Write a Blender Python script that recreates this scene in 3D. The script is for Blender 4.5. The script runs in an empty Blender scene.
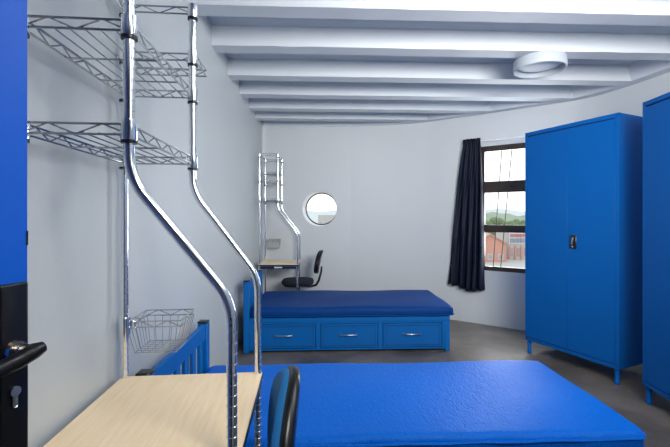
import bpy, bmesh, math, random
from mathutils import Vector, Matrix
random.seed(7)
PI = math.pi
S = bpy.context.scene
COL = S.collection
H = 1.35                       # eye height
YAW = math.atan(17/400)
CA, SA = math.cos(YAW), math.sin(YAW)
def cw(xc, Z):                 # camera-frame floor position -> world xy (camera stands at the origin)
    return (xc*CA + Z*SA, -xc*SA + Z*CA)

# ------------------------------------------------------------------ materials
def srgb(r, g, b):
    f = lambda c: (c/255/12.92) if c/255 <= .04045 else ((c/255+.055)/1.055)**2.4
    return (f(r), f(g), f(b), 1)
def mat(name, col, rough=.5, metal=0, bump=0, bscale=60, var=0, vscale=3, spec=None, coat=0, detail=4, stretch=None, bdist=.01):
    m = bpy.data.materials.new(name); m.use_nodes = True
    nt = m.node_tree; N = nt.nodes; L = nt.links
    b = N['Principled BSDF']
    b.inputs['Base Color'].default_value = col
    b.inputs['Roughness'].default_value = rough
    b.inputs['Metallic'].default_value = metal
    if spec is not None: b.inputs['Specular IOR Level'].default_value = spec
    if coat: b.inputs['Coat Weight'].default_value = coat; b.inputs['Coat Roughness'].default_value = .1
    tc = N.new('ShaderNodeTexCoord'); mp = N.new('ShaderNodeMapping'); L.new(tc.outputs['Object'], mp.inputs[0])
    if stretch: mp.inputs['Scale'].default_value = stretch
    n1 = N.new('ShaderNodeTexNoise'); n1.inputs['Scale'].default_value = vscale; n1.inputs['Detail'].default_value = detail
    L.new(mp.outputs[0], n1.inputs['Vector'])
    mix = N.new('ShaderNodeMix'); mix.data_type = 'RGBA'; mix.blend_type = 'MIX'
    mix.inputs[6].default_value = tuple(c*(1-var) for c in col[:3])+(1,)
    mix.inputs[7].default_value = tuple(min(1, c*(1+var)) for c in col[:3])+(1,)
    L.new(n1.outputs['Fac'], mix.inputs[0]); L.new(mix.outputs[2], b.inputs['Base Color'])
    if bump:
        n2 = N.new('ShaderNodeTexNoise'); n2.inputs['Scale'].default_value = bscale; n2.inputs['Detail'].default_value = 3
        L.new(mp.outputs[0], n2.inputs['Vector'])
        bp = N.new('ShaderNodeBump'); bp.inputs['Strength'].default_value = bump; bp.inputs['Distance'].default_value = bdist
        L.new(n2.outputs['Fac'], bp.inputs['Height']); L.new(bp.outputs[0], b.inputs['Normal'])
    return m
M = {}
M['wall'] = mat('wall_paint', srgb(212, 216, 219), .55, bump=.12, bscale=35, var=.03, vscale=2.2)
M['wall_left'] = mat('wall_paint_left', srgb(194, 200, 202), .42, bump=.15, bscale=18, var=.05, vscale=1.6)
M['ceiling'] = mat('ceiling_paint', srgb(192, 200, 210), .6, bump=.1, bscale=12, var=.02)
M['beam'] = mat('beam_paint', srgb(207, 213, 220), .6, bump=.12, bscale=8, var=.02)
M['white'] = mat('white_paint', srgb(235, 236, 236), .5, var=.02)
M['cab'] = mat('cabinet_blue_enamel', srgb(0, 92, 172), .5, var=.015, vscale=1.5, spec=.2)
M['seam'] = mat('seam_dark', srgb(4, 26, 70), .6, var=.05)
M['bedframe'] = mat('bed_frame_blue', srgb(0, 99, 174), .45, spec=.25, bump=.03, bscale=60, var=.05, vscale=4)
M['bedpanel'] = mat('bed_drawer_blue', srgb(0, 94, 168), .45, spec=.25, bump=.03, bscale=60, var=.05, vscale=4)
M['door'] = mat('door_blue', srgb(0, 96, 214), .4, bump=.05, bscale=20, var=.05, vscale=2)
M['black'] = mat('black_plastic', srgb(16, 16, 18), .3, var=.1)
M['blackgloss'] = mat('black_gloss', srgb(10, 10, 12), .3, var=.1)
M['chrome'] = mat('chrome_tube', (.86, .88, .9, 1), .13, 1, var=.02)
M['wire'] = mat('chrome_wire', (.5, .52, .54, 1), .22, 1, var=.04)
M['darkwire'] = mat('dark_steel', srgb(52, 54, 58), .3, .8, var=.05)
M['steel'] = mat('brushed_steel', (.7, .71, .72, 1), .28, 1, var=.05)
M['brownframe'] = mat('window_frame_brown', srgb(62, 50, 44), .4, var=.12, vscale=8)
M['lampbase'] = mat('lamp_base_white', srgb(184, 191, 199), .5, var=.01)
M['lampglass'] = mat('lamp_glass', srgb(204, 213, 224), .55, var=.01)
M['label'] = mat('label_white', srgb(220, 225, 228), .5, var=.02)
M['curtain'] = mat('curtain_navy', srgb(9, 19, 40), .6, spec=.3, bump=.25, bscale=40, var=.25, vscale=9, stretch=(1, 1, .3))
M['chairblue'] = mat('chair_blue_fabric', srgb(14, 110, 172), .8, bump=.4, bscale=300, var=.1, vscale=30)
M['chairnavy'] = mat('chair_navy_fabric', srgb(14, 24, 46), .8, bump=.4, bscale=300, var=.1, vscale=30)
M['lever'] = mat('spindle_metal', (.55, .5, .45, 1), .25, 1, var=.2, vscale=60)
M['navymet'] = mat('desk_apron_navy', srgb(10, 38, 74), .35, var=.05)

def vinyl(name, col, rough, dimple):
    m = mat(name, col, rough, var=.06, vscale=5, spec=.12)
    nt = m.node_tree; N = nt.nodes; L = nt.links; b = N['Principled BSDF']
    tc = N.new('ShaderNodeTexCoord')
    v = N.new('ShaderNodeTexVoronoi'); v.inputs['Scale'].default_value = 34; L.new(tc.outputs['Object'], v.inputs['Vector'])
    cr = N.new('ShaderNodeValToRGB'); cr.color_ramp.elements[0].position = .0; cr.color_ramp.elements[0].color = (0, 0, 0, 1)
    cr.color_ramp.elements[1].position = .22; cr.color_ramp.elements[1].color = (1, 1, 1, 1); L.new(v.outputs['Distance'], cr.inputs[0])
    mp = N.new('ShaderNodeMapping'); mp.inputs['Scale'].default_value = (26, 9, 9); mp.inputs['Rotation'].default_value = (0, 0, .7)
    L.new(tc.outputs['Object'], mp.inputs[0])
    n = N.new('ShaderNodeTexNoise'); n.inputs['Scale'].default_value = 2.2; n.inputs['Detail'].default_value = 6; n.inputs['Distortion'].default_value = 1.2
    L.new(mp.outputs[0], n.inputs['Vector'])
    n3 = N.new('ShaderNodeTexNoise'); n3.inputs['Scale'].default_value = 160; L.new(tc.outputs['Object'], n3.inputs['Vector'])
    b1 = N.new('ShaderNodeBump'); b1.inputs['Strength'].default_value = dimple; b1.inputs['Distance'].default_value = .006
    L.new(cr.outputs[0], b1.inputs['Height'])
    b2 = N.new('ShaderNodeBump'); b2.inputs['Strength'].default_value = .75; b2.inputs['Distance'].default_value = .004
    L.new(n.outputs['Fac'], b2.inputs['Height']); L.new(b1.outputs[0], b2.inputs['Normal'])
    b3 = N.new('ShaderNodeBump'); b3.inputs['Strength'].default_value = .3; b3.inputs['Distance'].default_value = .003
    L.new(n3.outputs['Fac'], b3.inputs['Height']); L.new(b2.outputs[0], b3.inputs['Normal'])
    L.new(b3.outputs[0], b.inputs['Normal'])
    return m
M['mattress'] = vinyl('mattress_bright_blue', srgb(0, 98, 200), .48, .5)
M['mattressfar'] = vinyl('mattress_royal_blue', srgb(0, 58, 124), .55, .1)

def wood():
    m = mat('desk_birch', srgb(226, 200, 164), .4, var=.04, vscale=4)
    nt = m.node_tree; N = nt.nodes; L = nt.links; b = N['Principled BSDF']
    tc = N.new('ShaderNodeTexCoord'); mp = N.new('ShaderNodeMapping'); mp.inputs['Scale'].default_value = (34, 2.2, 10)
    L.new(tc.outputs['Object'], mp.inputs[0])
    n = N.new('ShaderNodeTexNoise'); n.inputs['Scale'].default_value = 3; n.inputs['Detail'].default_value = 8; n.inputs['Distortion'].default_value = .6
    L.new(mp.outputs[0], n.inputs['Vector'])
    cr = N.new('ShaderNodeValToRGB'); e = cr.color_ramp.elements
    e[0].position = .3; e[0].color = srgb(246, 218, 174); e[1].position = .7; e[1].color = srgb(254, 232, 196)
    L.new(n.outputs['Fac'], cr.inputs[0]); L.new(cr.outputs[0], b.inputs['Base Color'])
    return m
M['wood'] = wood()
def floormat():
    m = mat('floor_cement', srgb(112, 108, 104), .3, var=.1, vscale=2)
    nt = m.node_tree; N = nt.nodes; L = nt.links; b = N['Principled BSDF']
    tc = N.new('ShaderNodeTexCoord')
    n = N.new('ShaderNodeTexNoise'); n.inputs['Scale'].default_value = 1.6; n.inputs['Detail'].default_value = 10; n.inputs['Distortion'].default_value = .8
    n.inputs['Roughness'].default_value = .65
    L.new(tc.outputs['Object'], n.inputs['Vector'])
    cr = N.new('ShaderNodeValToRGB'); e = cr.color_ramp.elements
    e[0].position = .34; e[0].color = srgb(74, 69, 65); e[1].position = .68; e[1].color = srgb(126, 119, 112)
    L.new(n.outputs['Fac'], cr.inputs[0]); L.new(cr.outputs[0], b.inputs['Base Color'])
    mr = N.new('ShaderNodeMapRange'); mr.inputs[3].default_value = .28; mr.inputs[4].default_value = .5
    L.new(n.outputs['Fac'], mr.inputs[0]); L.new(mr.outputs[0], b.inputs['Roughness'])
    n2 = N.new('ShaderNodeTexNoise'); n2.inputs['Scale'].default_value = 9; n2.inputs['Detail'].default_value = 5; L.new(tc.outputs['Object'], n2.inputs['Vector'])
    bp = N.new('ShaderNodeBump'); bp.inputs['Strength'].default_value = .25; bp.inputs['Distance'].default_value = .01
    L.new(n2.outputs['Fac'], bp.inputs['Height']); L.new(bp.outputs[0], b.inputs['Normal'])
    return m
M['floor'] = floormat()
def glassmat():
    m = bpy.data.materials.new('window_glass'); m.use_nodes = True
    nt = m.node_tree; N = nt.nodes; L = nt.links; N.clear()
    o = N.new('ShaderNodeOutputMaterial'); t = N.new('ShaderNodeBsdfTransparent'); g = N.new('ShaderNodeBsdfGlossy')
    t.inputs[0].default_value = (.97, .98, .98, 1); g.inputs['Roughness'].default_value = .05
    mx = N.new('ShaderNodeMixShader'); mx.inputs[0].default_value = .04
    L.new(t.outputs[0], mx.inputs[1]); L.new(g.outputs[0], mx.inputs[2]); L.new(mx.outputs[0], o.inputs[0])
    return m
M['glass'] = glassmat()

# ------------------------------------------------------------------ mesh builder
class MB:
    def __init__(s): s.bm = bmesh.new(); s.mi = 0
    def _faces(s, fs, smooth=True):
        for f in fs: f.material_index = s.mi; f.smooth = smooth
    def box(s, x0, x1, y0, y1, z0, z1, bev=0, rot=None, seg=1):
        t = bmesh.new(); bmesh.ops.create_cube(t, size=1)
        for v in t.verts: v.co = Vector(((v.co.x+.5)*(x1-x0)+x0, (v.co.y+.5)*(y1-y0)+y0, (v.co.z+.5)*(z1-z0)+z0))
        if bev: bmesh.ops.bevel(t, geom=t.edges[:], offset=bev, segments=seg, profile=.5, affect='EDGES')
        s.merge(t, rot); return s
    def merge(s, t, rot=None, smooth=False):
        mp = {}
        for v in t.verts: mp[v] = s.bm.verts.new(rot @ v.co if rot else v.co)
        fs = []
        for f in t.faces:
            try: fs.append(s.bm.faces.new([mp[v] for v in f.verts]))
            except ValueError: pass
        s._faces(fs, smooth); t.free()
    def tube(s, pts, r, n=8, closed=False, caps=True):
        pts = [Vector(p) for p in pts]; k = len(pts)
        rs = r if isinstance(r, (list, tuple)) else [r]*k
        rings = []; up = None
        for i, p in enumerate(pts):
            a = pts[(i-1) % k] if (i > 0 or closed) else p
            b = pts[(i+1) % k] if (i < k-1 or closed) else p
            d = (b-a)
            if d.length < 1e-9: d = Vector((0, 0, 1))
            d.normalize()
            if up is None:
                up = Vector((1, 0, 0)) if abs(d.x) < .8 else Vector((0, 1, 0))
            u = (up - d*up.dot(d))
            if u.length < 1e-6: u = d.orthogonal()
            u.normalize(); up = u; w = d.cross(u)
            rings.append([s.bm.verts.new(p + (u*math.cos(2*PI*j/n) + w*math.sin(2*PI*j/n))*rs[i]) for j in range(n)])
        fs = []
        m = k if closed else k-1
        for i in range(m):
            A, B = rings[i], rings[(i+1) % k]
            for j in range(n): fs.append(s.bm.faces.new((A[j], A[(j+1) % n], B[(j+1) % n], B[j])))
        s._faces(fs)
        if caps and not closed:
            s._faces([s.bm.faces.new(rings[0][::-1]), s.bm.faces.new(rings[-1])], False)
        return s
    def lathe(s, prof, c=(0, 0, 0), n=32, rot=None, cap=True):
        rings = []
        for (r, z) in prof:
            ring = []
            for j in range(n):
                v = Vector((r*math.cos(2*PI*j/n), r*math.sin(2*PI*j/n), z))
                if rot: v = rot @ v
                ring.append(s.bm.verts.new(v+Vector(c)))
            rings.append(ring)
        fs = []
        for A, B in zip(rings, rings[1:]):
            for j in range(n): fs.append(s.bm.faces.new((A[j], A[(j+1) % n], B[(j+1) % n], B[j])))
        s._faces(fs)
        if cap:
            s._faces([s.bm.faces.new(rings[0][::-1]), s.bm.faces.new(rings[-1])])
        return s
    def poly(s, pts, smooth=False):
        f = s.bm.faces.new([s.bm.verts.new(Vector(p)) for p in pts]); s._faces([f], smooth); return s
    def build(s, name, mats, parent=None, kind=None, loc=None, rotz=0, normals=True, sharp=True):
        if normals: bmesh.ops.recalc_face_normals(s.bm, faces=s.bm.faces[:])
        me = bpy.data.meshes.new(name); s.bm.to_mesh(me); s.bm.free()
        for m in (mats if isinstance(mats, (list, tuple)) else [mats]): me.materials.append(m)
        o = bpy.data.objects.new(name, me); COL.objects.link(o)
        if parent: o.parent = parent
        if kind: o['kind'] = kind
        if loc: o.location = loc
        o.rotation_euler.z = rotz
        if sharp:
            try: me.set_sharp_from_angle(angle=math.radians(38))
            except Exception: pass
        return o
def empty(name, loc=(0, 0, 0), rz=0):
    o = bpy.data.objects.new(name, None); COL.objects.link(o); o.location = loc; o.rotation_euler.z = rz
    o.empty_display_size = .1; return o
def tag(o, label, cat, group=None, kind=None):
    o['label'] = label; o['category'] = cat
    if group: o['group'] = group
    if kind: o['kind'] = kind
    return o
def copy_tree(o, parent=None):
    c = o.copy(); COL.objects.link(c)
    if parent: c.parent = parent
    for ch in list(o.children): copy_tree(ch, c)
    return c

# ------------------------------------------------------------------ the room shell
CB = H+1.28; CS = CB+.148
left = [(-.755, -.15), (-.757, 1.0), (-.775, 1.55), (-.80, 2.45), (-.83, 3.0), (-.86, 3.65), (-.875, 4.76), (-.873, 5.70)]
backL = [(-.873, 5.70), (-.865, 5.745), (-.84, 5.765), (-.75, 5.772), (-.45, 5.765)]
PA, PB = Vector((-.45, 5.765)), Vector((.40, 5.69))        # facet with the porthole
backR = [(.40, 5.69), (.75, 5.625), (1.07, 5.525), (1.38, 5.38), (1.64, 5.20), (1.955, 4.97)]
WA, WB = Vector((1.955, 4.97)), Vector((2.70, 4.38))        # facet with the window
rightw = [(2.70, 4.38), (2.81, 4.27), (2.92, 4.08), (3.0, 3.8), (3.07, 3.40), (3.12, 2.9), (3.13, 2.3), (3.0, 1.5), (2.7, .8), (2.3, .25), (1.8, -.15)]
def catmull(P, k=6):
    P = [Vector(p) for p in P]; out = []
    for i in range(len(P)-1):
        p0 = P[max(i-1, 0)]; p1 = P[i]; p2 = P[i+1]; p3 = P[min(i+2, len(P)-1)]
        for j in range(k):
            t = j/k
            out.append(.5*((2*p1)+(p2-p0)*t+(2*p0-5*p1+4*p2-p3)*t*t+(3*p1-p0-3*p2+p3)*t**3))
    out.append(P[-1]); return out
def strip(mb, pts, z0, z1, smooth=True):
    A = [mb.bm.verts.new((p[0], p[1], z0)) for p in pts]; B = [mb.bm.verts.new((p[0], p[1], z1)) for p in pts]
    for i in range(len(pts)-1): mb._faces([mb.bm.faces.new((A[i], A[i+1], B[i+1], B[i]))], smooth)
cl, cbl, cbr, cr_ = catmull(left), catmull(backL, 4), catmull(backR), catmull(rightw)
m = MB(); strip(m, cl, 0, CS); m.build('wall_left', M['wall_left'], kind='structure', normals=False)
# back wall with a round hole
m = MB(); strip(m, cbl, 0, CS); strip(m, cbr, 0, CS)
ud = (PB-PA).normalized(); nrm = Vector((-ud.y, ud.x))      # outward
if nrm.y < 0: nrm = -nrm
L_ = (PB-PA).length; pc = (Vector((-.05, 0)).x-PA.x)/ud.x; pz = 1.462; pr = .25
def pw(u, z, d=0, sx=0): q = PA+ud*(u+sx)+nrm*d; return Vector((q.x, q.y, z))
NS = 48
hole = [pw(pc+pr*math.cos(2*PI*j/NS), pz+pr*math.sin(2*PI*j/NS)) for j in range(NS)]
def rectpt(a, u0, u1, z0, z1):
    c, s_ = math.cos(a), math.sin(a); t = 1e9
    if c > 1e-9: t = min(t, (u1-pc)/c)
    if c < -1e-9: t = min(t, (u0-pc)/c)
    if s_ > 1e-9: t = min(t, (z1-pz)/s_)
    if s_ < -1e-9: t = min(t, (z0-pz)/s_)
    return (pc+t*c, pz+t*s_)
sq = .36; z0h, z1h = pz-sq, pz+sq; u0h, u1h = max(0, pc-sq), min(L_, pc+sq)
ring = [pw(*rectpt(2*PI*(j+.0)/NS, u0h, u1h, z0h, z1h)) for j in range(NS)]
corners = []
for j in range(NS):
    k = (j+1) % NS; pts = [hole[j], hole[k], ring[k]]
    a, b = ring[j], ring[k]
    # insert corner when the outer edge turns
    def side(p):
        u = (Vector((p.x, p.y))-PA).dot(ud)
        return (abs(u-u0h) < 1e-5)*1+(abs(u-u1h) < 1e-5)*2, (abs(p.z-z0h) < 1e-5)*1+(abs(p.z-z1h) < 1e-5)*2
    sa, sb = side(a), side(b)
    if (sa[0] and not sb[0] and sb[1] and not sa[1]) or (sb[0] and not sa[0] and sa[1] and not sb[1]):
        cu = u0h if max(sa[0], sb[0]) == 1 else u1h; cz = z0h if max(sa[1], sb[1]) == 1 else z1h
        pts.append(pw(cu, cz))
    pts.append(a); m.poly(pts)
for (a0, a1, b0, b1) in ((0, L_, 0, z0h), (0, L_, z1h, CS), (0, u0h, z0h, z1h), (u1h, L_, z0h, z1h)):
    if a1-a0 > 1e-4: m.poly([pw(a0, b0), pw(a1, b0), pw(a1, b1), pw(a0, b1)])
m.mi = 1  # round reveal: white colour stands in for the sunlight on it
t0 = hole; t1 = [pw(pc+(pr-.012)*math.cos(2*PI*j/NS), pz+(pr-.012)*math.sin(2*PI*j/NS), .17, .018) for j in range(NS)]
for j in range(NS):
    k = (j+1) % NS; m.poly([t0[j], t0[k], t1[k], t1[j]], True)
m.build('wall_back', [M['wall'], M['white']], kind='structure', normals=False, sharp=False)
# right wall with the window opening
wd = (WB-WA).normalized(); wn = Vector((-wd.y, wd.x))
if wn.x < 0: wn = -wn
WL = (WB-WA).length
def ww(u, z, d=0): q = WA+wd*u+wn*d; return Vector((q.x, q.y, z))
wu0, wu1, wz0, wz1 = .02, WL-.03, .675, 2.225
m = MB(); strip(m, cr_, 0, CS)
for (a0, a1, b0, b1) in ((0, WL, 0, wz0), (0, WL, wz1, CS), (0, wu0, wz0, wz1), (wu1, WL, wz0, wz1)):
    m.poly([ww(a0, b0), ww(a1, b0), ww(a1, b1), ww(a0, b1)])
m.mi = 1
D = .16
for q in ([(wu0, wz0), (wu1, wz0)], [(wu1, wz0), (wu1, wz1)], [(wu1, wz1), (wu0, wz1)], [(wu0, wz1), (wu0, wz0)]):
    (a, za), (b, zb) = q
    m.poly([ww(a, za), ww(b, zb), ww(b, zb, D), ww(a, za, D)])
m.build('wall_right', [M['wall'], M['white']], kind='structure', normals=False, sharp=False)
# front wall with the doorway the camera looks through, and the passage behind it
m = MB()
DX0, DX1, DZ = -.755, .32, 2.1
m.box(DX1, 1.8, -.3, -.15, 0, CS); m.box(DX0, DX1, -.3, -.15, DZ, CS)
m.build('wall_front', M['wall'], kind='structure')
m = MB(); m.box(-1.2, -.755, -.3, -.15, 0, CS); m.build('wall_front_return', M['wall'], kind='structure')
m = MB()
for q in ([(-1.2, -.3), (-1.2, -2.2)], [(-1.2, -2.2), (1.8, -2.2)], [(1.8, -2.2), (1.8, -.3)]):
    m.poly([(q[0][0], q[0][1], 0), (q[1][0], q[1][1], 0), (q[1][0], q[1][1], CS), (q[0][0], q[0][1], CS)])
m.build('wall_passage', M['wall'], kind='structure', normals=False)
outline = cl + cbl[1:] + cbr + [WB] + cr_[1:]
passage = [(1.8, -2.2), (-1.2, -2.2), (-1.2, -.15)]
m = MB(); m.poly([(p[0], p[1], 0) for p in list(outline)+passage]); m.build('floor', M['floor'], kind='structure')
m = MB(); m.poly([(p[0], p[1], CS) for p in list(outline)+passage]); m.build('ceiling', M['ceiling'], kind='structure')
# soffit band that follows the curved wall at beam level
outer = [Vector((p[0], p[1])) for p in cbl[6:]+cbr+[WB]+cr_[1:]]
inner = []
for i, p in enumerate(outer):
    a = outer[max(i-1, 0)]; b = outer[min(i+1, len(outer)-1)]; d = (b-a).normalized(); n_ = Vector((d.y, -d.x))
    if n_.dot(Vector((.8, 2.8))-p) < 0: n_ = -n_
    w = .015 + .10*min(1, max(0, (p.x-.2)/1.6))
    inner.append(p+n_*w)
m = MB()
for i in range(len(outer)-1):
    a, b, c, d = outer[i], outer[i+1], inner[i+1], inner[i]
    m.poly([(a.x, a.y, CB), (b.x, b.y, CB), (c.x, c.y, CB), (d.x, d.y, CB)], True)
    m.poly([(d.x, d.y, CB), (c.x, c.y, CB), (c.x*.985+.012, c.y*.985+.04, CS), (d.x*.985+.012, d.y*.985+.04, CS)], True)
m.build('ceiling_soffit', M['beam'], kind='structure', normals=False)
def xr(y):
    best = 3.0
    pts = [p for p in outer]
    for a, b in zip(pts, pts[1:]):
        if (a.y-y)*(b.y-y) <= 0 and a.y != b.y:
            return a.x+(b.x-a.x)*(y-a.y)/(b.y-a.y)
    return best
def xl(y):
    for a, b in zip(cl, cl[1:]):
        if a[1] <= y <= b[1]: return a[0]+(b[0]-a[0])*(y-a[1])/(b[1]-a[1])
    return -.87
for y in (.10, .70, 1.28, 1.86, 2.45, 3.025, 3.66, 4.22, 4.76, 5.24):
    m = MB(); w = .14; n = 26; r0 = xr(y+w) if y < 5.2 else xr(y+w)
    A = []
    random.seed(int(y*100))
    for i in range(n+1):                                     # slightly uneven plaster edges
        x = xl(y)-.01+(r0+.01-xl(y))*i/n; j = [random.uniform(-.0018, .0018) for _ in range(3)]
        A.append([m.bm.verts.new((x, y+j[0], CS+.001)), m.bm.verts.new((x, y+j[0]*.6, CB+j[1])), m.bm.verts.new((x, y+w, CB+j[1])), m.bm.verts.new((x, y+w, CS+.001))])
    for P, Q in zip(A, A[1:]):
        for k in range(3): m._faces([m.bm.faces.new((P[k], P[k+1], Q[k+1], Q[k]))], False)
    m.build('ceiling_beam', M['beam'], kind='structure', sharp=False)

# round window: frame and pane
f = MB(); ringp = [pw(pc+(pr-.02)*math.cos(2*PI*j/NS), pz+(pr-.02)*math.sin(2*PI*j/NS), .165, .018) for j in range(NS)]
f.tube(ringp, .009, 8, closed=True)
wr = f.build('window_1', M['brownframe'], kind='structure')
g = MB(); g.poly([pw(pc+(pr-.02)*math.cos(2*PI*j/NS), pz+(pr-.02)*math.sin(2*PI*j/NS), .165, .018) for j in range(NS)])
g.build('pane', M['glass'], wr)
# rectangular window: brown steel frame with three lights, handle, strings outside
def wbar(mb, u0, u1, z0, z1, d0=.015, d1=.06):
    c = [ww(u, z, d) for u in (u0, u1) for z in (z0, z1) for d in (d0, d1)]
    V = [mb.bm.verts.new(x) for x in c]
    for q in ((0, 1, 3, 2), (4, 6, 7, 5), (0, 4, 5, 1), (2, 3, 7, 6), (0, 2, 6, 4), (1, 5, 7, 3)): mb._faces([mb.bm.faces.new([V[i] for i in q])], False)
f = MB(); a0, a1 = wu0, wu1
wbar(f, a0, a1, wz0+.0, wz0+.045); wbar(f, a0, a1, wz1-.055, wz1); wbar(f, a0, a0+.045, wz0, wz1); wbar(f, a1-.045, a1, wz0, wz1)
wbar(f, a0, a1, 1.655, 1.775, .01, .06); wbar(f, a0, a1, 1.165, 1.235, .01, .06)
w2 = f.build('window_2', M['brownframe'], kind='structure')
for z0, z1 in ((wz0+.045, 1.165), (1.235, 1.655), (1.775, wz1-.055)):
    s_ = MB(); e = .010
    wbar(s_, a0+.045, a0+.045+e, z0, z1, .02, .05); wbar(s_, a1-.045-e, a1-.045, z0, z1, .02, .05)
    wbar(s_, a0+.045, a1-.045, z0, z0+e, .02, .05); wbar(s_, a0+.045, a1-.045, z1-e, z1, .02, .05)
    sa = s_.build('sash', M['brownframe'], w2)
    g = MB(); g.poly([ww(a0+.05, z0, .035), ww(a1-.05, z0, .035), ww(a1-.05, z1, .035), ww(a0+.05, z1, .035)]); g.build('pane', M['glass'], sa)
hn = MB(); q = ww(.40, 1.715, 0); hn.tube([ww(.40, 1.715, .012), ww(.40, 1.715, -.012)], .010, 10); hn.tube([ww(.40, 1.715, -.012), ww(.44, 1.722, -.018)], .006, 8)
hn.build('stay_peg', M['darkwire'], w2)
wst = MB(); wst.tube([ww(.06, .735, .01), ww(.10, .73, -.01), ww(.18, .728, -.012)], .005, 6); wst.build('window_stay', M['steel'], w2)
for k, (u0, u1) in enumerate(((.28, .17), (.40, .26))):
    b = MB(); b.tube([ww(u0-.02, wz1, .12), ww((u0+u1)/2-.02, 1.45, .12), ww(u1-.02, wz0, .12)], .006, 6)
    tag(b.build('security_wire', mat('wire_olive%d' % k, srgb(56, 54, 34), .7, var=.1)),
        ['thin olive wire slanting outside the window, nearer the curtain', 'thin olive wire slanting outside the window, nearer the locker'][k], 'wire', 'slanting wires outside the window')

# ------------------------------------------------------------------ curtain, curtain track
tr = MB(); tr.tube([ww(-.09, 2.29, -.035), ww(.3, 2.29, -.035), ww(WL-.02, 2.29, -.035)], .011, 8)
trk = tr.build('curtain_track', M['white']); tag(trk, 'thin white curtain track above the brown window', 'curtain track')
for u in (-.06, .4, WL-.06):
    b = MB(); b.tube([ww(u, 2.29, -.03), ww(u, 2.29, -.001)], .008, 6); b.build('bracket', M['white'], trk)
m = MB(); nu, nz = 110, 40; grid = []
for iz in range(nz+1):
    t = iz/nz; z = 2.325-(2.325-.455)*t
    e = min(1, max(0, (t-.05)/.95))**.75
    uL = -.170-.20*e; uR = .055+.04*e
    row = []
    for iu in range(nu+1):
        s_ = iu/nu; u = uL+(uR-uL)*s_
        amp = .010+.026*e
        ph = s_*2*PI*5.0+1.3*math.sin(3*t+s_*5)
        d = -.075+amp*math.sin(ph)+.008*math.sin(s_*2*PI*13+4*t)*(1-.5*t)+.007*math.sin(t*17+s_*9)*e
        if t < .05: d += .012*math.sin(s_*60)
        zz = z+(.022*math.sin(s_*7+.5)-.035*(s_))*t
        row.append(m.bm.verts.new(ww(u+.006*math.cos(ph), zz, d)))
    grid.append(row)
for iz in range(nz):
    for iu in range(nu): m._faces([m.bm.faces.new((grid[iz][iu], grid[iz][iu+1], grid[iz+1][iu+1], grid[iz+1][iu]))])
co = m.build('curtain', M['curtain'], sharp=False)
md = co.modifiers.new('s', 'SOLIDIFY'); md.thickness = .004
tag(co, 'dark navy satin curtain hanging gathered left of the brown window', 'curtain')

# ------------------------------------------------------------------ steel lockers
def cabinet(name, loc, rz, label):
    W, Dp, Z0, Z1 = .885, .45, .125, 2.18
    t = empty(name, loc, rz); tag(t, label, 'cabinet', 'blue steel lockers by the curved wall')
    # local: front along +x from 0 to W at y=0, depth +y
    c = MB(); c.box(0, W, .012, Dp, Z0, Z1, .004); c.box(0, .022, 0, .02, Z0, Z1); c.box(W-.03, W, 0, .02, Z0, Z1); c.box(0, W, 0, .02, Z1-.035, Z1, .003); c.box(0, W, 0, .02, Z0, Z0+.03, .002)
    c.build('body', M['cab'], t)
    g = MB(); g.box(.022, W-.03, .0085, .014, Z0+.03, Z1-.035); g.build('door_gap', M['seam'], t)
    mid = W/2
    for k, (x0, x1) in enumerate(((.0235, mid-.0008), (mid+.0008, W-.033))):
        d = MB(); d.box(x0, x1, .001, .010, Z0+.037, Z1-.044, .0015); dd = d.build('door', M['cab'], t)
        if k == 1:
            h = MB(); h.box(x0+.028, x0+.088, -.007, .001, 1.065, 1.185, .004); hh = h.build('lock_plate', M['black'], dd)
            h = MB(); h.tube([(x0+.062, -.008, 1.162), (x0+.062, -.014, 1.15), (x0+.055, -.014, 1.115), (x0+.053, -.010, 1.105)], .0075, 8)
            h.lathe([(.008, 0), (.008, .004)], (x0+.056, -.008, 1.085), 12, Matrix.Rotation(PI/2, 3, 'X')); h.build('latch_handle', M['steel'], hh)
    for x in (.027, W-.03):
        for y in (.027, Dp-.03):
            l = MB(); l.lathe([(.017, 0), (.020, .004), (.020, .02), (.018, .024), (.018, .125)], (x, y, 0), 14); l.build('leg', M['cab'], t)
    return t
p0 = cw(1.845, 3.985); p1 = cw(2.225, 3.18)
cabinet('storage_cabinet', (p0[0], p0[1], 0), math.atan2(p1[1]-p0[1], p1[0]-p0[0]), 'tall blue steel locker on legs beside the window, black latch plate showing')
p0 = cw(2.205, 2.915); p1 = cw(2.165, 2.03)
cabinet('storage_cabinet', (p0[0], p0[1], 0), math.atan2(p1[1]-p0[1], p1[0]-p0[0]), 'tall blue steel locker cut off by the right edge of the photo')

# ------------------------------------------------------------------ ceiling lamp
lx, ly = 1.765, 3.19
t = empty('ceiling_lamp', (lx, ly, CB)); tag(t, 'round white bulkhead lamp with glass dome under the ceiling beams', 'lamp')
b = MB(); b.lathe([(.187, 0.0), (.197, -.006), (.201, -.070), (.199, -.082), (.193, -.088), (.186, -.083), (.180, -.032), (.05, -.030)], n=56); b.build('base', M['lampbase'], t)
g = MB(); g.lathe([(.180, -.036), (.165, -.046), (.135, -.056), (.09, -.064), (.05, -.067), (.004, -.068)], n=56); g.build('glass_dome', M['lampglass'], t)

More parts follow.
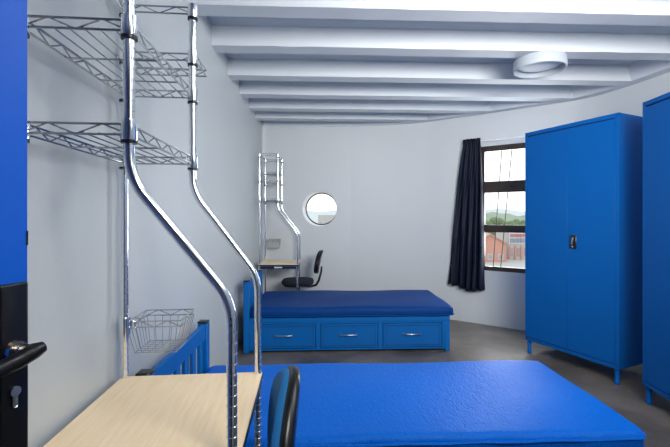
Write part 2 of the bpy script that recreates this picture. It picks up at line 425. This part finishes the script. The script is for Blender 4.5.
# ------------------------------------------------------------------ beds
BL, BD = 2.055, .85
def bed(label, grp='blue steel beds with drawers'):
    t = empty('bed'); tag(t, label, 'bed', grp)
    hb = MB(); hb.box(.02, .05, .05, BD-.05, .61, .701, .004); hb.box(.02, .05, .05, BD-.05, .30, .36, .004); hbo = hb.build('headboard', M['bedframe'], t)
    for y0 in (0, BD-.055):
        p = MB(); p.box(0, .06, y0, y0+.055, 0, .704, .005); po = p.build('post', M['bedframe'], hbo)
        k = MB(); k.box(-.001, .061, y0-.001, y0+.056, .704, .718, .005); k.build('post_cap', M['black'], hbo)
    for i in range(6):
        y = .055+(BD-.11)*(i+.5)/6; s_ = MB(); s_.box(.026, .044, y-.026, y+.026, .36, .61, .002); s_.build('slat', M['bedframe'], hbo)
    f = MB(); f.box(.06, BL, 0, .03, .305, .352, .003); f.box(.06, BL, BD-.03, BD, .305, .352, .003); f.box(BL-.03, BL, .03, BD-.03, .305, .352, .003)
    f.box(.06, BL-.03, .03, BD-.03, .32, .338)
    f.box(.06, BL, .012, BD-.02, .022, .040, .002)
    f.box(.06, .10, .006, .03, .04, .305); f.box(BL-.075, BL-.05, .006, .03, .04, .305)
    for x in (.735, 1.355): f.box(x-.022, x+.022, .008, .03, .04, .305)
    f.box(.10, BL-.075, .008, .03, .287, .305)
    f.build('frame', M['bedframe'], t)
    bk = MB(); bk.box(.06, BL-.05, .024, .030, .04, .30); bk.box(.06, BL-.05, BD-.03, BD-.02, .04, .305); bk.build('side_panel', M['seam'], t)
    for y0 in (0, BD-.05):
        l = MB(); l.box(BL-.05, BL, y0, y0+.05, 0, .305, .004); l.build('leg', M['bedframe'], t)
    for i, (x0, x1) in enumerate(((.105, .708), (.762, 1.328), (1.382, 1.975))):
        d = MB(); d.box(x0, x1, .004, .022, .046, .282, .003)
        d2 = d.build('drawer', M['bedpanel'], t)
        r = MB()
        for (a, b_, c, e) in ((x0+.02, x1-.02, .064, .069), (x0+.02, x1-.02, .259, .264)): r.box(a, b_, .0032, .0045, c, e)
        for a in (x0+.022, x1-.0245): r.box(a, a+.0025, .0032, .0045, .066, .262)
        r.build('panel_line', M['seam'], d2)
        hx = (x0+x1)/2-.01
        h = MB(); h.tube([(hx-.083, .004, .178), (hx-.083, -.022, .178), (hx-.075, -.027, .178), (hx+.075, -.027, .178), (hx+.083, -.022, .178), (hx+.083, .004, .178)], .0055, 8); h.build('handle', M['steel'], d2)
    return t
def mattress(kind, x0, x1, y0, y1, z0, z1, r, label, m_, edge=.02, puff=0.01, sag=0):
    mb = MB(); nx, ny = 72, 40
    def top(u, v):
        x = x0+(x1-x0)*u; y = y0+(y1-y0)*v
        du = min(x-x0, x1-x); dv = min(y-y0, y1-y); 
        return x, y, du, dv
    t = bmesh.new(); bmesh.ops.create_cube(t, size=1)
    for v in t.verts: v.co = Vector(((v.co.x+.5)*(x1-x0), (v.co.y+.5)*(y1-y0), (v.co.z+.5)*(z1-z0)))
    vert_e = [e for e in t.edges if abs(e.verts[0].co.z-e.verts[1].co.z) > .01]
    bmesh.ops.bevel(t, geom=vert_e, offset=.05, segments=5, profile=.5, affect='EDGES')
    he = [e for e in t.edges if abs(e.verts[0].co.z-e.verts[1].co.z) < 1e-5 and len(e.link_faces) == 2 and abs(e.link_faces[0].normal.z-e.link_faces[1].normal.z) > .5 and e.verts[0].co.z > (z1-z0)*.5]
    bmesh.ops.bevel(t, geom=he, offset=r, segments=5, profile=.5, affect='EDGES')
    he = [e for e in t.edges if len(e.link_faces) == 2 and e.verts[0].co.z < 1e-5 and e.verts[1].co.z < 1e-5]
    bmesh.ops.bevel(t, geom=he, offset=min(.03, r), segments=4, profile=.5, affect='EDGES')
    mb.merge(t, None, True)
    o = mb.build('mattress', m_, loc=(x0, y0, z0))
    # cut the big top face into a soft, slightly uneven surface
    bm = bmesh.new(); bm.from_mesh(o.data)
    for ax, n_, L0 in (((1, 0, 0), 44, x1-x0), ((0, 1, 0), 20, y1-y0)):
        for i in range(1, n_):
            g = bm.verts[:]+bm.edges[:]+bm.faces[:]
            bmesh.ops.bisect_plane(bm, geom=g, plane_co=Vector(ax)*(L0*i/n_), plane_no=Vector(ax))
    for v in bm.verts:
        x, y, z = v.co; h = z/(z1-z0)
        v.co.z += h*(puff*math.sin(PI*min(1, max(0, x/(x1-x0))))*math.sin(PI*min(1, max(0, y/(y1-y0)))) + .003*math.sin(x*7+y*3)+.0025*math.sin(y*11-x*4))
        v.co.y += (.004*math.sin(x*9)+.003*math.sin(x*23))*(1 if y < (y1-y0)*.5 else -1)*(1-abs(h-.5))
    bm.to_mesh(o.data); bm.free()
    for p in o.data.polygons: p.use_smooth = True
    if edge:
        for zz in ((.004, z1-z0-.036) if kind == 'near' else (.006,)):
            e = MB(); L1, L2, rr = x1-x0, y1-y0, .05; P = []
            for (cx, cy, a0) in ((L1-rr, rr, -PI/2), (L1-rr, L2-rr, 0), (rr, L2-rr, PI/2), (rr, rr, PI)):
                for k in range(6):
                    a = a0+PI/2*k/5; P.append((cx+(rr+.002)*math.cos(a), cy+(rr+.002)*math.sin(a), zz+.008))
            Q = []
            for a, b_ in zip(P, P[1:]+P[:1]):
                nseg = max(1, int((Vector(b_)-Vector(a)).length/.08))
                for k in range(nseg): q = Vector(a).lerp(Vector(b_), k/nseg); Q.append((q.x, q.y, q.z+.002*math.sin(q.x*20)))
            e.tube(Q, .007, 6, closed=True); e.build('piping', m_, o)
    tag(o, label, 'mattress', None); return o
fb = bed('blue steel bed with drawers along the far wall'); fb.location = (-.782, 3.965, 0)
nb = copy_tree(fb); nb['label'] = 'blue steel bed in the foreground, black capped headboard beside the near desk'; nb.location = (-.755, 1.64, 0)
mattress('far', -.715, 1.315, 3.945, 4.885, .354, .452, .045, 'royal blue vinyl mattress on the far bed with drawers', M['mattressfar'], puff=.012)
mattress('near', -.69, 1.37, 1.62, 2.475, .354, .448, .03, 'bright blue wrinkled vinyl mattress on the foreground bed', M['mattress'], puff=.006)

# ------------------------------------------------------------------ wire shelving desks
R = .0132
def post_path(x, y, z0, z1, bend=None):
    """bend = (dx, za, zb): the tube stands at x+dx above za and at x below zb"""
    pts, rs = [], []
    def straight(xx, a, b):
        z = a; pts.append((xx, y, a)); rs.append(R)
        k = math.ceil(a/.0254)*.0254
        while k < b-.003:
            if k > a+.003:
                for dz, rr in ((-.0022, R), (-.0012, R*.90), (.0012, R*.90), (.0022, R)): pts.append((xx, y, k+dz)); rs.append(rr)
            k += .0254
        pts.append((xx, y, b)); rs.append(R)
    if not bend: straight(x, z0, z1); return pts, rs
    dx, za, zb = bend
    straight(x, z0, zb-.02)
    # smooth S with arcs at both ends
    P0, P1 = Vector((x, zb)), Vector((x+dx, za)); d = (P1-P0).normalized(); c = .055
    def arc(corner, din, dout):
        a, b = corner-din*c, corner+dout*c
        for i in range(9):
            t = i/8; q = a*(1-t)**2+corner*2*t*(1-t)+b*t*t; pts.append((q.x, y, q.y)); rs.append(R)
    arc(P0+Vector((0, .012)), Vector((0, 1)), d); arc(P1-Vector((0, .012)), d, Vector((0, 1)))
    straight(x+dx, za+.05, z1); return pts, rs
W, LN, DX = .462, .550, -.242
def truss_h(mb, a, b, z0, z1, pitch=.055, r=.0031):
    """top and bottom rail from a to b (xy) with a zigzag wire between"""
    a, b = Vector(a), Vector(b); n = max(2, int(round((b-a).length/pitch)))
    for z in (z0, z1): mb.tube([(a.x, a.y, z), (b.x, b.y, z)], r, 6)
    P = []
    for i in range(n+1):
        q = a.lerp(b, i/n); P.append((q.x, q.y, z0 if i % 2 == 0 else z1))
    mb.tube(P, r*.75, 5)
def shelf(t, x0, x1, y0, y1, zc, posts, deck=True):
    zb, zt = zc+.022, zc+.047
    s_ = MB()
    for a, b in (((x0, y0), (x1, y0)), ((x0, y1), (x1, y1)), ((x0, y0), (x0, y1)), ((x1, y0), (x1, y1)))[:4 if deck else 3]: truss_h(s_, a, b, zb, zt)
    n = max(3, int(round((x1-x0)/.036)))
    for i in range(1, n if deck else 0): x = x0+(x1-x0)*i/n; s_.tube([(x, y0, zb+.003), (x, y1, zb+.003)], .0021, 5)
    k = 3 if (y1-y0) > .3 else 2
    for i in range(1, k if deck else 0): y = y0+(y1-y0)*i/k; s_.tube([(x0, y, zb-.002), (x1, y, zb-.002)], .0028, 6)
    so = s_.build('wire_shelf' if deck else 'top_rail', M['wire'], t)
    for (x, y) in posts:
        c = MB(); c.lathe([(R+.001, .0), (R+.0055, .0), (R+.0055, .008), (R+.001, .008)], (x, y, zc), 16); c.mi = 1
        c.lathe([(R+.001, .008), (R+.0052, .008), (R+.0062, .012), (R+.0048, .056), (R+.001, .058)], (x, y, zc), 16); c.build('collar', [M['black'], M['chrome']], so)
    return so
def desk(loc, rz, label, W=.488, LN=.55, cant=.17):
    t = empty('shelving_desk', loc, rz); tag(t, label, 'desk', 'chrome shelving desks along the left wall')
    for (x, y, bd) in ((0, 0, None), (0, LN, None), (W, 0, (DX, 1.46, 1.125)), (W, LN, (DX, 1.46, 1.105))):
        p, r = post_path(x, y, 0.01, 2.147, bd); q = MB(); q.tube(p, r, 14); po = q.build('post', M['chrome'], t)
        f = MB(); f.lathe([(.016, 0), (.018, .003), (.018, .012), (.006, .016), (.006, .02)], (x, y, 0), 12); f.build('foot', M['black'], po)
        f = MB(); xx = x+(bd[0] if bd else 0); f.lathe([(R+.0008, 2.135), (R+.0008, 2.149), (.004, 2.152)], (xx, y, 0), 12); f.build('cap', M['chrome'], po)
    xu = W+DX
    for zc in (2.091, 1.775, 1.525): shelf(t, 0, xu, 0, LN, zc, ((0, 0), (xu, 0), (0, LN), (xu, LN)), deck=zc < 2)
    shelf(t, -.01, xu+.01, LN, LN+cant, 1.916, ((0, LN), (xu, LN)))
    d = MB(); zt = .750
    d.box(-.016, W+.016, -.016, LN+.016, zt-.018, zt, .003); dt = d.build('desktop', M['wood'], t)
    e = MB()
    for (a, b, c, f_) in ((-.018, W+.018, -.0185, -.0165), (-.018, W+.018, LN+.0165, LN+.0185), (-.0185, -.0165, -.018, LN+.018), (W+.0165, W+.0185, -.018, LN+.018)): e.box(a, b, c, f_, zt-.020, zt-.006)
    e.build('edge_strip', M['black'], dt)
    a = MB(); za = zt-.022
    for q in (((0, 0), (W, 0)), ((0, LN), (W, LN)), ((0, 0), (0, LN)), ((W, 0), (W, LN))): truss_h(a, q[0], q[1], za-.036, za-.008, r=.0032)
    a.build('under_frame', M['darkwire'], t)
    a = MB(); a.box(.012, W-.012, -.010, -.004, za-.036, za-.003, .001); ap = a.build('apron', M['navymet'], t)
    a = MB(); a.box(.185, .285, -.0125, -.0102, za-.026, za-.010, .0005); a.build('label_plate', M['label'], ap)
    for (x, y) in ((0, 0), (W, 0), (0, LN), (W, LN)):
        c = MB(); c.lathe([(R+.001, 0), (R+.006, 0), (R+.006, .038), (R+.001, .04)], (x, y, za-.042), 16); c.build('collar', M['chrome'], t)
    return t
def basket(loc, rz, label):
    """hangs on the rear-left post; local origin at the post, z = rim"""
    t = empty('wire_basket', loc, rz); tag(t, label, 'basket', 'wire baskets clamped on the desk posts')
    b = MB(); x0, x1, y0, y1 = .002, .196, .016, .205; i_ = .02; zb = -.132; zt = -.008
    for a, c in (((x0, y0), (x1, y0)), ((x0, y1), (x1, y1)), ((x0, y0), (x0, y1)), ((x1, y0), (x1, y1))): truss_h(b, a, c, zt-.022, zt, r=.0027)
    lx0, lx1, ly0, ly1 = x0+i_, x1-i_, y0+i_, y1-i_
    b.tube([(lx0, ly0, zb), (lx1, ly0, zb), (lx1, ly1, zb), (lx0, ly1, zb)], .002, 6, closed=True)
    for i in range(7):
        f = i/6; xa, xb = x0+(x1-x0)*f, lx0+(lx1-lx0)*f; ya, yb = y0+(y1-y0)*f, ly0+(ly1-ly0)*f
        b.tube([(xa, y0, zt-.022), (xb, ly0, zb), (xb, ly1, zb), (xa, y1, zt-.022)], .0014, 5)
        b.tube([(x0, ya, zt-.022), (lx0, yb, zb), (lx1, yb, zb), (x1, ya, zt-.022)], .0014, 5)
    b.build('wire_body', M['wire'], t)
    c = MB(); c.lathe([(R+.001, -.05), (R+.006, -.05), (R+.006, .012), (R+.001, .014)], (0, 0, 0), 16)
    c.box(0, .03, .008, .026, -.03, 0, .002); c.build('clamp', M['chrome'], t)
    return t
nD = cw(-.752, .94); nrz = math.radians(3.47)-YAW+YAW
nrz = math.atan2(cw(-.801, 1.49)[1]-nD[1], cw(-.801, 1.49)[0]-nD[0])-PI/2
desk((nD[0], nD[1], 0), nrz, 'birch topped desk with chrome wire shelves in the left foreground')
desk((-.797, 5.06, 0), 0, 'small birch topped desk with chrome wire shelves behind the far bed', .473, .50, .14)
cC = Vector((nD[0], nD[1], 0))+Matrix.Rotation(nrz, 3, 'Z') @ Vector((0, LN, 0))
basket((cC.x, cC.y, .962), nrz, 'chrome wire basket clamped above the foreground desk')
basket((-.797, 5.56, 1.035), 0, 'chrome wire basket clamped above the small far desk')

# ------------------------------------------------------------------ task chairs
def superpad(mb, cx, cy, cz, w, h, d, axis, n=2.6, bow=0, seg=40, lay=7):
    """a rounded pad: outline a superellipse w x h, thickness d; axis 'z' lies flat, 'x' stands facing -x"""
    rings = []
    for k in range(lay+1):
        a = -PI/2+PI*k/lay; s_ = .90+.10*math.cos(a) if abs(a) < PI/2-.01 else .80; off = d/2*math.sin(a)
        if k in (0, lay): s_ = .78
        r = []
        for j in range(seg):
            th = 2*PI*j/seg; c, s2 = math.cos(th), math.sin(th)
            u = w/2*s_*math.copysign(abs(c)**(2/n), c); v = h/2*s_*math.copysign(abs(s2)**(2/n), s2)
            if axis == 'z': p = (cx+u, cy+v, cz+off+bow*(abs(v)/(h/2))**2)
            else: p = (cx+off-bow*(abs(u)/(w/2))**2, cy+u, cz+v)
            if axis == 'x': p = (p[0], cy+u*(1-.42*max(0, v/(h/2))**1.3), p[2])
            r.append(mb.bm.verts.new(p))
        rings.append(r)
    for A, B in zip(rings, rings[1:]):
        for j in range(seg): mb._faces([mb.bm.faces.new((A[j], A[(j+1) % seg], B[(j+1) % seg], B[j]))])
    mb._faces([mb.bm.faces.new(rings[0][::-1]), mb.bm.faces.new(rings[-1])])
def chair(loc, rz, label, fabric, sz=.47, bz=.70, bh=.34, bw=.40, lean=.12, a0=0.0):
    t = empty('task_chair', loc, rz); tag(t, label, 'chair', 'armless task chairs at the desks')
    s_ = MB(); superpad(s_, 0, 0, sz-.025, .42, .38, .06, 'z', 3.2, .008); s_.build('seat', fabric, t)
    s_ = MB(); superpad(s_, 0, 0, sz-.062, .38, .34, .025, 'z', 3.2); s_.build('seat_shell', M['black'], t)
    sh = Matrix(((1, 0, lean, 0), (0, 1, 0, 0), (0, 0, 1, 0), (0, 0, 0, 1)))
    b = MB(); superpad(b, .215, 0, bz, bw, bh, .045, 'x', 2.4, .025)
    for v in b.bm.verts: v.co.x += lean*(v.co.z-sz)
    bo = b.build('backrest', fabric, t)
    b = MB(); superpad(b, .232, 0, bz, bw*1.04, bh*1.04, .04, 'x', 2.4, .025)
    for v in b.bm.verts: v.co.x += lean*(v.co.z-sz)
    b.build('back_shell', M['blackgloss'], bo)
    xb = .25+lean*(bz-sz)
    b = MB(); b.tube([(0, 0, sz-.085), (.16, 0, sz-.09), (.24, 0, sz-.07), (.275, 0, sz-.01), (xb+.005, 0, bz-bh*.42), (xb+.01, 0, bz-bh*.2)], [.016]*4+[.014, .012], 10); b.build('back_bracket', M['black'], t)
    b = MB(); b.lathe([(.035, .09), (.028, .12), (.028, .26), (.016, .262), (.016, sz-.08), (.05, sz-.078), (.05, sz-.07)], n=20); b.build('gas_column', M['black'], t)
    b = MB()
    for i in range(5):
        a = 2*PI*i/5+a0; c, q = math.cos(a), math.sin(a)
        b.tube([(0, 0, .105), (.12*c, .12*q, .10), (.27*c, .27*q, .075)], [.03, .022, .014], 8)
    b.build('base', M['black'], t)
    for i in range(5):
        a = 2*PI*i/5+a0; c, q = math.cos(a), math.sin(a)
        b = MB(); rt = Matrix.Rotation(a, 3, 'Z') @ Matrix.Rotation(PI/2, 3, 'X')
        b.lathe([(.012, -.022), (.026, -.020), (.026, .020), (.012, .022)], (.27*c, .27*q, .026), 16, rt); b.tube([(.27*c, .27*q, .03), (.27*c, .27*q, .075)], .007, 6); b.build('caster', M['black'], t)
    return t
# far chair: pad centre between the desk and its back
chair((-.33, 5.27, 0), 0, 'dark navy task chair pushed up to the small far desk', M['chairnavy'], sz=.52, bz=.755, bh=.30, bw=.36, lean=.22)
nc = cw(-.408, 1.17)
chair((nc[0], nc[1], 0), math.radians(7), 'blue backed task chair with black rim beside the foreground desk', M['chairblue'], sz=.47, bz=.69, bh=.38, bw=.46, lean=.10, a0=.9)

# ------------------------------------------------------------------ the open door, left foreground
e0 = cw(-.5455, .70); e1 = cw(-.5455-.25*.8, .70-.968*.8)
ang = math.atan2(e1[1]-e0[1], e1[0]-e0[0])
# local frame: origin at the free edge, +x toward the hinges, +y into the room side
dd = empty('door_1', (e0[0], e0[1], 0), ang); dd['kind'] = 'structure'
sgn = 1
b = MB(); b.box(0, .79, -.042, 0, .012, 2.04, .002); b.build('door_leaf', M['door'], dd)
pl = MB(); pl.box(.005, .052, 0, .009, .78, 1.238, .0044, seg=3); ho = pl.build('back_plate', M['blackgloss'], dd)
l = MB(); zl = 1.126
l.tube([(.030, .008, zl), (.030, .055, zl)], .0085, 14)
l.build('spindle', M['lever'], ho)
l = MB(); l.lathe([(.013, 0), (.013, .003)], (.030, .028, zl), 16, Matrix.Rotation(-PI/2, 3, 'X')); l.lathe([(.017, 0), (.016, .008)], (.030, .009, zl), 16, Matrix.Rotation(-PI/2, 3, 'X')); l.build('spindle_collar', M['lever'], ho)
l = MB(); l.tube([(.016, .054, zl+.006), (.030, .052, zl+.003), (.055, .048, zl-.006), (.09, .045, zl-.012), (.125, .040, zl-.012)], [.009, .0135, .0135, .0125, .010], 14)
l.build('lever', M['blackgloss'], ho)
l = MB()
l.lathe([(.0085, 0), (.0085, .004)], (.030, .009, zl-.068), 20, Matrix.Rotation(-PI/2, 3, 'X')); l.box(.0255, .0345, .009, .013, zl-.095, zl-.07, .003)
l.build('lock_cylinder', M['steel'], ho)
sk = MB(); sk.box(.0005, .004, 0, .0006, 1.30, 1.325); sk.build('paint_chip', M['black'], dd)
for z in (.25, 1.05, 1.85):
    h = MB(); h.tube([(.795, .0, z-.04), (.795, .0, z+.04)], .007, 10); h.build('hinge', M['steel'], dd)

# ------------------------------------------------------------------ what shows through the windows
def paint(name, c, var=.08, sc=.2, rough=.9): return mat(name, c, rough, var=var, vscale=sc)
G0 = -12
X = {'ground': paint('town_ground', srgb(176, 172, 160), .12, .03), 'hill': paint('hill_green', srgb(138, 146, 118), .25, .03), 'hill2': paint('hill_far_haze', srgb(188, 190, 182), .06, .01),  # distance haze is put into the pale colours, most on the far hills
     'tree': paint('tree_green', srgb(98, 114, 76), .25, .5), 'brick': paint('brick_orange', srgb(196, 142, 122), .08, .6), 'roof': paint('roof_terracotta', srgb(186, 150, 132), .06, .4),
     'cream': paint('cream_wall', srgb(184, 178, 172), .04, .4), 'road': paint('road_pale', srgb(160, 172, 184), .04, .1), 'glassd': paint('dark_panes', srgb(150, 156, 164), .1, 1),
     'red': paint('sign_red', srgb(176, 84, 76), .05, 1), 'slate': paint('sign_slate', srgb(96, 110, 128), .05, 1), 'whiteb': paint('white_block', srgb(196, 196, 192), .03, .4)}
m = MB(); m.poly([(-300, 20, G0), (700, 20, G0), (700, 900, G0), (-300, 900, G0)]); m.build('ground_outside', X['ground'], kind='structure')
def ridge(name, Z, y0px, amp, mt, seed, sp=1.0, depth=120):
    random.seed(seed); m = MB(); ph = [random.uniform(0, 6) for _ in range(5)]; top = []; bot = []; back = []
    for i in range(121):
        xc = -.6*Z+1.6*Z*i/120 if depth > 100 else .12*Z+.9*Z*i/120; h = (y0px+amp*(math.sin(i*.11*sp+ph[0])*.5+math.sin(i*.31*sp+ph[1])*.3+math.sin(i*.83*sp+ph[2])*.2))*Z/400
        p = cw(xc, Z); q = cw(xc, Z-60); r = cw(xc, Z+depth)
        top.append(m.bm.verts.new((p[0], p[1], H+h))); bot.append(m.bm.verts.new((q[0], q[1], G0-.5))); back.append(m.bm.verts.new((r[0], r[1], G0-.5)))
    for i in range(120):
        m._faces([m.bm.faces.new((bot[i], bot[i+1], top[i+1], top[i])), m.bm.faces.new((top[i], top[i+1], back[i+1], back[i]))])
    return m.build(name, mt, kind='structure', sharp=False)
ridge('distant_hills', 760, 6.5, 3.5, X['hill2'], 3); ridge('wooded_hills', 560, 3.0, 3.0, X['hill'], 5, 1.4, 90)
def building(pxl, pxr, ytop, ybase, label, wallm, roofm, gable=False, cols=4, dpt=10, name='building', wins=None):
    Z = (H-G0)*400/(ybase-216.5); xl_, xr_ = (pxl-340)/400*Z, (pxr-340)/400*Z; Wd = xr_-xl_; ht = H-(ytop-216.5)/400*Z-G0
    p = cw(xl_, Z); t = empty(name, (p[0], p[1], G0), -YAW); tag(t, label, 'building', 'buildings seen through the windows')
    eh = ht*.68 if gable else ht-.5
    b = MB(); b.box(0, Wd, 0, dpt, 0, eh)
    if gable:
        for y in (0, dpt): b.poly([(0, y, eh), (Wd, y, eh), (Wd/2, y, ht-.3)])
    b.build('walls', wallm, t)
    r = MB()
    if gable:
        for sx in (-1, 1):
            x0 = 0 if sx < 0 else Wd
            o_ = -.5*(-sx)
            P = [(x0+sx*.5, -.5, eh-.25), (Wd/2, -.5, ht), (Wd/2, dpt+.5, ht), (x0+sx*.5, dpt+.5, eh-.25)]
            r.poly(P); r.poly([(a, b_, c-.3) for a, b_, c in P]); r.poly([P[0], P[1], (P[1][0], P[1][1], P[1][2]-.3), (P[0][0], P[0][1], P[0][2]-.3)])
    else: r.box(-.3, Wd+.3, -.3, dpt+.3, eh, ht)
    r.build('roof', roofm, t, normals=False)
    for i in range(cols):
        w = Wd/cols; x0 = w*(i+.28)
        q = MB(); q.box(x0, x0+w*.44, -.08, .02, eh*.12, eh*.42); wf = q.build('window_opening', wins or X['whiteb'], t)
        q = MB(); q.box(x0+w*.06, x0+w*.38, -.12, -.08, eh*.15, eh*.39); q.build('window_glass', X['glassd'], wf)
    return t, Wd, ht, eh
building(474, 506, 233.5, 262, 'orange brick building with a gabled roof outside the window', X['brick'], X['roof'], True, 3)
t, Wd, ht, eh = building(508, 550, 230, 259.5, 'white fronted shop with a red and grey sign outside the window', X['cream'], X['roof'], False, 6, wins=X['brick'])
for i in range(7):
    q = MB(); x0 = Wd*(i+.05)/7; q.box(x0, x0+Wd*.045, -.3, -.02, 0, eh*.5); q.build('pillar', X['brick'], t)
sg = MB(); sg.box(.2, Wd-.4, -.25, -.05, eh*.56, eh*.97); so = sg.build('sign_board', X['whiteb'], t)
random.seed(4)
lt = MB(); x = .6                                            # the row of red marks, unreadable in the photo
while x < Wd*.75: w = random.uniform(.18, .34); lt.box(x, x+w, -.32, -.25, eh*.80, eh*.92); x += w+.14
lt.build('red_marks', X['red'], so)
lt = MB(); x = .6
while x < Wd*.75: w = random.uniform(.14, .26); lt.box(x, x+w, -.32, -.25, eh*.60, eh*.75+random.uniform(0, .3)); x += w+.2
lt.build('grey_marks', X['slate'], so)
building(470, 500, 224, 233, 'long white block behind the orange brick building', X['whiteb'], X['roof'], False, 8, 14)
building(503, 560, 222.5, 231, 'long pale block on the hillside behind the shop', X['cream'], X['whiteb'], False, 9, 14)
building(300, 314, 212, 223, 'reddish roofed house low in the round window', X['roof'], X['brick'], True, 3, 14)
building(318, 346, 215, 226, 'pale flat house low right in the round window', X['cream'], X['whiteb'], False, 5, 14)
r = MB(); P = [cw(10, 62), cw(90, 62), cw(115, 98), cw(10, 98)]
r.poly([(p[0], p[1], G0+.05) for p in P]); r.build('road_outside', X['road'], kind='structure')
random.seed(11)
proto = None
kinds = [(486, 224, 3.6), (493, 226, 3.0), (499, 222, 4.2), (507, 223, 3.2), (514, 225, 3.8), (521, 222, 3.4)]
places = ['left edge of the window view', 'beside the left wire', 'between the two wires', 'right of the second wire', 'above the shop sign', 'near the locker edge', 'behind the locker', 'behind the curtain', 'low left in the round window', 'low centre in the round window', 'low right in the round window']
for (px, by, hp), pl_ in zip(kinds, places):
    Z = (H-G0)*400/(by+12-216.5); xc = (px-340)/400*Z; p = cw(xc, Z); sc = (hp*2.4+6)*Z/400
    if proto is None:
        t = empty('tree'); k = MB(); k.tube([(0, 0, 0), (0, 0, .5)], [.05, .03], 7); k.build('trunk', X['slate'], t)
        c = MB(); tmp = bmesh.new()
        for i in range(9):
            s2 = bmesh.new(); bmesh.ops.create_icosphere(s2, subdivisions=2, radius=random.uniform(.2, .34))
            o_ = Vector((random.uniform(-.35, .35), random.uniform(-.35, .35), .55+random.uniform(-.1, .25)))
            for v in s2.verts: v.co = v.co*random.uniform(.93, 1.07)+o_
            c.merge(s2, None, True)
        tmp.free(); c.build('crown', X['tree'], t, sharp=False); proto = t
    else: t = copy_tree(proto)
    t.location = (p[0], p[1], G0); t.scale = (sc, sc, sc); t.rotation_euler.z = random.uniform(0, 6)
    tag(t, 'pale green tree outside, '+pl_, 'tree', 'trees seen through the windows')

# ------------------------------------------------------------------ light
w = bpy.data.worlds.new('sky'); S.world = w; w.use_nodes = True
N = w.node_tree.nodes; Lk = w.node_tree.links; bg = N['Background']
tc = N.new('ShaderNodeTexCoord'); sp = N.new('ShaderNodeSeparateXYZ'); cr = N.new('ShaderNodeValToRGB')
Lk.new(tc.outputs['Generated'], sp.inputs[0]); Lk.new(sp.outputs['Z'], cr.inputs[0])
cr.color_ramp.elements[0].position = 0; cr.color_ramp.elements[0].color = (1, .985, .95, 1)
cr.color_ramp.elements[1].position = .6; cr.color_ramp.elements[1].color = (.72, .84, 1, 1)
Lk.new(cr.outputs[0], bg.inputs[0]); bg.inputs[1].default_value = 2.0
def area(name, loc, target, sx, sy, pw_, col=(1, 1, 1), spread=180):
    l = bpy.data.lights.new(name, 'AREA'); l.shape = 'RECTANGLE'; l.size = sx; l.size_y = sy; l.energy = pw_; l.color = col
    o = bpy.data.objects.new(name, l); COL.objects.link(o); o.location = loc
    o.rotation_euler = (Vector(target)-Vector(loc)).to_track_quat('-Z', 'Y').to_euler(); l.spread = math.radians(spread); return o
area('window_daylight', ww(.45, 1.5, .3), ww(.2, 1.2, -1), 1.0, 1.4, 60, (.97, .99, 1))
area('ceiling_fill', (1.5, .3, 2.15), (.9, 5.0, 2.05), 1.6, .7, 58, (1, .99, .96), 115)
area('bounce_fill', (1.3, 1.5, 2.55), (1.5, 3.2, 0), 1.4, 1.2, 22, (1, .995, .98))
area('desktop_fill', (.45, .15, 2.5), (-.5, 1.15, .75), .5, .5, 4.2, (1, .96, .9), 80)  # added lamp without a real source, brightens the near desktop

# ------------------------------------------------------------------ camera
cam = bpy.data.cameras.new('camera'); co = bpy.data.objects.new('camera', cam); COL.objects.link(co)
cam.sensor_width = 36; cam.lens = 400/670*36; cam.clip_start = .02; cam.clip_end = 2000
cam.shift_x = -5/670; cam.shift_y = -7/670
co.location = (0, 0, H); co.rotation_euler = (PI/2, 0, -YAW); S.camera = co
S.view_settings.view_transform = 'Standard'; S.view_settings.look = 'None'; S.view_settings.exposure = 0
S.cycles.max_bounces = 10; S.cycles.diffuse_bounces = 6; S.cycles.use_denoising = True
